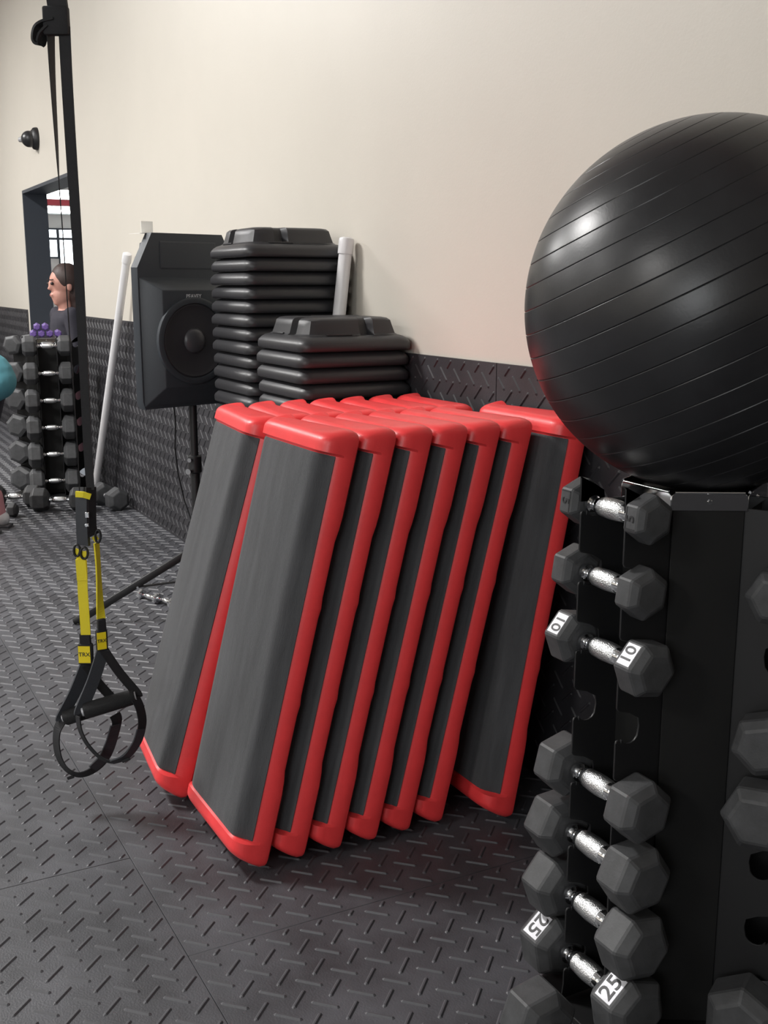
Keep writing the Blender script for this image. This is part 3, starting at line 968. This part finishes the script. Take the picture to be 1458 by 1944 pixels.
# adjuster sleeve, yellow keeper, cam buckles
MB().ribbon([tp(144, 938, -.012), tp(158, 939, -.016), tp(172, 943, -.012)], Vector((0, 0, 1)), .015, .006).build('yellow_keeper', M['yellow'], tr)
MB().ribbon(smooth_path([tp(156, 935, -.004), tp(156, 965, -.006), tp(157, 1000, -.006), tp(159, 1035, -.004)]), (HR * .8 - HF * .3), .034, .010).build('adjuster_strap', M['webgrey'], tr)
MB().ribbon(smooth_path([tp(172, 925), tp(172, 960), tp(173, 1000), tp(178, 1016)]), (HR * .6 + HF * .7), .030, .006).build('adjuster_strap', M['web'], tr)
for (q0, q1) in (((165, 972), (166, 983)), ((164, 994), (166, 1000))):
    MB().ribbon([tp(*q0, -.014), tp(*q1, -.014)], HR, .010, .006).build('steel_stud', M['chrome'], tr, bevel=.001, seg=1)
# cam buckles: oval rings
for (cx, cy, rx, ry, d) in ((146, 1045, 6, 11, -.004), (160, 1050, 7, 11, -.008), (186, 1018, 5, 12, -.004)):
    MB().tube([tp(cx + rx * math.cos(2 * PI * k / 14), cy + ry * math.sin(2 * PI * k / 14), d) for k in range(14)], .0032, 8, closed=True).build('cam_buckle', M['steel_black'], tr, smooth=60)
MB().ribbon([tp(142, 1046, .0), tp(149, 1049, .0)], Vector((0, 0, 1)), .016, .004).build('buckle_tab', M['yellow'], tr)
MB().ribbon([tp(155, 1052, -.004), tp(164, 1052, -.004)], Vector((0, 0, 1)), .016, .004).build('buckle_tab', M['yellow'], tr)
MB().ribbon([tp(178, 1018, .004), tp(184, 1026, .002)], Vector((0, 0, 1)), .014, .004).build('buckle_tab', M['yellow'], tr)
# yellow webbing
y1 = smooth_path([tp(154, 1055), tp(156, 1080), tp(157, 1120), tp(160, 1160), tp(163, 1205)])
MB().ribbon(y1, HR, [.0245] * 3 + [.0255] * (len(y1) - 3), .004).build('yellow_strap', M['yellow'], tr)
MB().ribbon([tp(153, 1062, -.004), tp(156, 1102, -.004)], HR, .0265, .003).build('strap_overlap', M['yellow'], tr)
y2 = smooth_path([tp(183, 1030), tp(186, 1070), tp(188, 1110), tp(190, 1150), tp(192, 1175)])
wd2 = [HR * math.cos(a) + HF * math.sin(a) for a in [(1.25 + .2 * math.sin(PI * i / (len(y2) - 1)) - .75 * (i / (len(y2) - 1)) ** 2) for i in range(len(y2))]]
MB().ribbon(y2, wd2, .0225, .004).build('yellow_strap', M['yellow'], tr)

HANDLES = [
    # label quad centre, size, apex, left end, right end of grip, loop points
    dict(lab=(160, 1241), lw=.034, lh=.046, blk=(162, 1213), apex=(163, 1262), L=(124, 1362), R=(212, 1335), d=0.015),
    dict(lab=(190, 1215), lw=.026, lh=.046, blk=(193, 1187), apex=(196, 1232), L=(160, 1350), R=(256, 1322), d=-.045),
]
hz = Vector((0, 0, 1))
for i, h in enumerate(HANDLES):
    dd = h['d'] * .35
    yd = HR if i == 0 else (HR * .86 + HF * .5).normalized()
    hn_ = empty('handle', (0, 0, 0)); hn_.parent = tr
    bl = h['blk']; lb = h['lab']
    MB().ribbon([tp(bl[0] - 1, bl[1] - 12, dd), tp(bl[0] + 1, bl[1] + 14, dd)], yd, h['lw'] * .86, .010).build('strap_sleeve', M['web'], hn_, bevel=.002, seg=1)
    c = tp(lb[0] + 3, lb[1], dd)
    MB().ribbon([tp(lb[0] + 2, lb[1] - 20, dd), tp(lb[0] + 4, lb[1] + 20, dd)], yd, h['lw'] * 1.14, .014).build('label_pad', M['web'], hn_, bevel=.003, seg=1)
    nrm = yd.cross(hz)          # towards the viewer
    if nrm.dot(HF) > 0: nrm = -nrm
    lp = c + nrm * .0078 - yd * .002
    me = MB()
    me.ribbon([lp + hz * (h['lh'] / 2), lp - hz * (h['lh'] / 2)], yd, h['lw'] * .92, .001)
    me.build('yellow_label', M['ylabel'], hn_)
    place_text('label_lettering', 'TRX', .0155 if i == 0 else .0125, M['numdark'], hn_, lp + nrm * .0008, yd, hz)
    # grip
    gl = tp(h['L'][0], h['L'][1], h['d']); gr = tp(h['R'][0], h['R'][1], h['d'] * .4)
    ax = (gr - gl).normalized()
    MB().tube([gl, gl + ax * .004, gr - ax * .004, gr], [.0195, .0220, .0205, .0185], 18).build('foam_grip', M['foam'], hn_, smooth=50)
    MB().tube([gl - ax * .006, gl + ax * .002], [.0125, .0125], 14).build('grip_cap', M['plate'], hn_, smooth=50)
    MB().tube([gr - ax * .002, gr + ax * .004], [.0160, .0150], 14).build('grip_cap', M['rim'], hn_, smooth=50)
    ap = tp(h['apex'][0], h['apex'][1], dd)
    # triangle straps
    wv = (HF * .5 + HR * .85)
    MB().ribbon(smooth_path([ap, ap.lerp(gl, .5) + hz * .002, gl + hz * .010 - ax * .006, gl - ax * .010 - hz * .004]), wv, .033, .007).build('handle_strap', M['webgrey'], hn_, bevel=.0015, seg=1)
    MB().ribbon(smooth_path([ap, ap.lerp(gr, .5) + hz * .002, gr + hz * .010 + ax * .004, gr + ax * .008 - hz * .004]), (HF * .6 + HR * .8), .024, .004).build('handle_strap', M['web'], hn_)
# foot cradle loops
l1 = smooth_path([tp(118, 1368, .01), tp(109, 1385, .005), tp(107, 1412, 0), tp(113, 1440, -.01), tp(128, 1462, -.02), tp(150, 1471, -.015), tp(176, 1462, 0), tp(198, 1440, .01), tp(212, 1408, .02), tp(222, 1372, .02), tp(218, 1356, .02)])
def radial(path, c, k=.8):
    out = []
    for p in path:
        r = (p - c); r = r - HF * r.dot(HF)
        out.append(r.normalized() * k + HF * (1 - k * k) ** .5)
    return out


c1 = sum(l1, Vector()) / len(l1)
MB().ribbon(l1, radial(l1, c1, .72), .032, .003).build('foot_loop', M['web'], tr)
q1 = smooth_path([tp(176, 1459, -.008), tp(198, 1437, .002), tp(211, 1408, .011), tp(219, 1376, .011)])
MB().ribbon(q1, radial(q1, c1, .72), .035, .004).build('loop_pad', M['webgrey'], tr)
l2 = smooth_path([tp(148, 1360, -.03), tp(152, 1385, -.035), tp(166, 1413, -.04), tp(190, 1438, -.045), tp(215, 1446, -.045), tp(240, 1434, -.04), tp(260, 1408, -.035), tp(270, 1375, -.03), tp(266, 1345, -.03), tp(257, 1325, -.03)])
c2 = sum(l2, Vector()) / len(l2)
MB().ribbon(l2, radial(l2, c2, .66), .027, .003).build('foot_loop', M['web'], tr)
q2 = smooth_path([tp(212, 1447, -.050), tp(240, 1436, -.046), tp(260, 1409, -.041), tp(268, 1384, -.036)])
MB().ribbon(q2, radial(q2, c2, .66), .029, .004).build('loop_pad', M['webgrey'], tr)
MB().ribbon([tp(128, 1478, -.02), tp(140, 1474, -.02)], Vector((0, 0, 1)), .008, .003).build('strap_tail', M['web'], tr)
MB().ribbon([tp(232, 1446, -.05), tp(246, 1440, -.05)], Vector((0, 0, 1)), .008, .003).build('strap_tail', M['web'], tr)


# ------------------------------------------------------------------ people
def blob(name, caps, spheres, mat_, parent, voxel=.010, smooth_it=5):
    m = MB()
    for (p0, r0, p1, r1) in caps:
        p0 = Vector(p0); p1 = Vector(p1)
        m.tube([p0, p1], [r0, r1], 14)
        m.sphere(p0, r0 * .995, 14, 8)
        m.sphere(p1, r1 * .995, 14, 8)
    for (c, r, sc) in spheres:
        m.sphere(c, r, 18, 12, sc)
    me = m.mesh(name)
    o = bpy.data.objects.new('tmp', me)
    COL.objects.link(o)
    rm = o.modifiers.new('r', 'REMESH'); rm.mode = 'VOXEL'; rm.voxel_size = voxel
    sm = o.modifiers.new('s', 'SMOOTH'); sm.iterations = smooth_it; sm.factor = .5
    dg = bpy.context.evaluated_depsgraph_get(); dg.update()
    me2 = bpy.data.meshes.new_from_object(o.evaluated_get(dg))
    bpy.data.objects.remove(o)
    me2.name = name
    me2.materials.clear()
    return link(name, me2, mat_, parent, smooth=80)


# person standing in the hall just behind the doorway, turned to the left. local: faces -y
pa = empty('person', (-8.76, 1.838, 0), (0, 0, math.radians(8)), 'person with brown hair and dark clothes standing in the far doorway', 'person')
hs = 1.22
HZ = 1.372      # head centre


def arm(s, r=1.0, z=1.16):
    return [((s * .150, 0, z), .052 * r, (s * .185, .015, .92), .042 * r), ((s * .185, .015, .92), .041 * r, (s * .175, -.05, .70), .029 * r)]


bodycaps = [((0, .012, 1.16), .052, (0, .0, 1.29), .050), ((0, .0, 1.10), .105, (0, 0, .86), .10), ((-.09, 0, 1.13), .065, (.09, 0, 1.13), .065), ((-.06, 0, .80), .10, (.06, 0, .80), .10)]
for s in (-1, 1):
    bodycaps += arm(s)
    bodycaps += [((s * .085, 0, .78), .082, (s * .085, -.008, .43), .052), ((s * .085, -.008, .43), .050, (s * .088, .012, .09), .034), ((s * .088, .03, .045), .036, (s * .092, -.10, .030), .030)]
    for k in range(4):
        bodycaps += [((s * .172 , -.052 - .012 * k + .018, .645), .0095, (s * .170, -.064 - .012 * k + .018, .575 + .006 * abs(k - 1.5)), .0075)]
    bodycaps += [((s * .165, -.055, .69), .011, (s * .150, -.088, .625), .009)]
    bodycaps += [((s * .174, -.052, .70), .026, (s * .172, -.058, .645), .028)]
head = [((0, .008, HZ + .030 * hs), .088 * hs, (.86, 1.02, 1.06)), ((0, -.020, HZ - .055 * hs), .062 * hs, (.90, .98, 1.05)), ((0, -.052, HZ - .098 * hs), .026 * hs, (1.1, .9, .8)),
        ((0, -.088 * hs, HZ - .012 * hs), .014 * hs, (.8, .9, 1.0)), ((0, -.082 * hs, HZ + .016 * hs), .012 * hs, (.8, 1, 1.6)), ((0, -.076 * hs, HZ - .052 * hs), .019 * hs, (1.2, .7, .6))]
for s in (-1, 1): head.append(((s * .082 * hs, .015, HZ - .005), .024 * hs, (.4, .8, 1.2)))
blob('body', bodycaps, head, M['skin'], pa, voxel=.010, smooth_it=3)
blob('hair', [], [((0, .030, HZ + .050 * hs), .098 * hs, (.97, .98, 1.0)), ((0, .080, HZ - .02), .075 * hs, (1.05, .75, 1.4)), ((0, .085, HZ - .12), .055 * hs, (1.0, .7, 1.5))], M['hair'], pa, voxel=.010)
for s in (-1, 1):
    MB().sphere((s * .032 * hs, -.080 * hs, HZ + .018 * hs), .0105 * hs, 10, 8).build('eye', M['eye'], pa, smooth=60)
    MB().tube([(s * .018 * hs, -.088 * hs, HZ + .040 * hs), (s * .050 * hs, -.078 * hs, HZ + .042 * hs)], [.005, .004], 6).build('eyebrow', M['hair'], pa, smooth=60)
MB().tube([(-.020 * hs, -.078 * hs, HZ - .052 * hs), (0, -.084 * hs, HZ - .051 * hs), (.020 * hs, -.078 * hs, HZ - .052 * hs)], [.003, .006, .003], 8).build('mouth', M['lip'], pa, smooth=60)
jac = [((0, .0, 1.09), .116, (0, 0, .84), .115), ((-.10, 0, 1.125), .074, (.10, 0, 1.125), .074), ((-.06, 0, .78), .113, (.06, 0, .78), .113)]
for s in (-1, 1):
    a_ = arm(s, 1.0)
    jac += [(a_[0][0], .064, a_[0][2], .054), (a_[1][0], .053, (s * .176, -.045, .72), .040)]
blob('jacket', jac, [((0, .045, 1.17), .075, (1, .6, .8))], M['navy'], pa)
tro = []
for s in (-1, 1):
    tro += [((s * .085, 0, .78), .094, (s * .085, -.008, .43), .066), ((s * .085, -.008, .43), .065, (s * .088, .008, .10), .052)]
tro.append(((-.06, 0, .79), .108, (.06, 0, .79), .108))
blob('trousers', tro, [], M['maroon'], pa)
for s in (-1, 1):
    blob('shoe', [((s * .088, .035, .042), .042, (s * .094, -.115, .036), .036)], [], M['sole'], pa)

# person at the left picture edge, bending away, only hip and heel in view. local: faces -y
ft = at(-26, 1005, 6.35)
pb = empty('person', (ft.x, ft.y, 0), (0, 0, math.radians(-28)), 'person in a teal top and white shoes, cropped by the left edge', 'person')
bc = []
pel = Vector((0, .07, .88)); che = Vector((0, -.36, 1.02)); nek = Vector((0, -.47, 1.03)); hd = Vector((0, -.60, 1.00))
bc += [(pel, .125, (0, -.10, .95), .115), ((0, -.10, .95), .115, che, .12), (che, .10, nek, .052), (nek, .052, hd, .055), ((-.13, -.37, 1.02), .055, (.13, -.37, 1.02), .055)]
for s in (-1, 1):
    kn = Vector((s * .10, -.06, .47)); an = Vector((s * .10, .045, .09))
    bc += [((s * .085, .04, .84), .095, kn, .058), (kn, .055, an, .036), (an, .036, (s * .10, -.09, .035), .030)]
    el = Vector((s * .20, -.42, .76)); wr_ = Vector((s * .16, -.50, .54))
    bc += [((s * .16, -.38, 1.01), .052, el, .042), (el, .040, wr_, .028), (wr_, .027, (s * .155, -.52, .47), .030)]
    for k in range(4):
        bc += [((s * .155 + (k - 1.5) * .017, -.525, .46), .0095, (s * .155 + (k - 1.5) * .018, -.530, .385 + .008 * abs(k - 1.5)), .0075)]
    bc += [((s * .135, -.51, .50), .011, (s * .115, -.54, .445), .009)]
blob('body', bc, [(hd + Vector((0, -.05, 0)), .098, (.88, 1.15, 1.0)), (hd + Vector((0, -.07, -.10)), .030, (1, 1, 1)), (hd + Vector((0, -.10, -.095)), .016, (1, 1, 1))], M['skin'], pb, voxel=.011)
blob('hair', [], [(hd + Vector((0, -.05, .02)), .104, (.92, 1.1, 1.0))], M['hair'], pb)
for s in (-1, 1):
    MB().sphere(hd + Vector((s * .034, -.085, -.085)), .011, 10, 8).build('eye', M['eye'], pb, smooth=60)
tc = [(pel, .150, (0, -.10, .96), .130), ((0, -.10, .95), .130, che, .135), ((-.13, -.37, 1.02), .070, (.13, -.37, 1.02), .070)]
for s in (-1, 1):
    tc += [((s * .16, -.38, 1.01), .064, (s * .188, -.40, .87), .056)]
blob('teal_top', tc, [((0, .12, .86), .12, (1.1, .9, .9))], M['teal'], pb)
sh = [((-.085, .04, .80), .10, (-.09, .0, .62), .085), ((.085, .04, .80), .10, (.09, .0, .62), .085)]
blob('shorts', sh, [], M['navy'], pb)
for s in (-1, 1):
    blob('sock', [((s * .10, .042, .075), .043, (s * .10, .030, .19), .043)], [], M['pink'], pb, voxel=.008)
    f = blob('shoe', [((s * .10, .060, .050), .046, (s * .10, -.10, .042), .040)], [((s * .10, -.05, .060), .042, (1, 1.2, 1))], M['shoe'], pb, voxel=.008)
    MB().prism([(-.045, -.155), (.045, -.155), (.05, -.06), (.045, .11), (-.045, .11), (-.05, -.06)], (0, 0, .016), (s * .10, 0, .001)).build('shoe_sole', M['sole'], pb, bevel=.006)
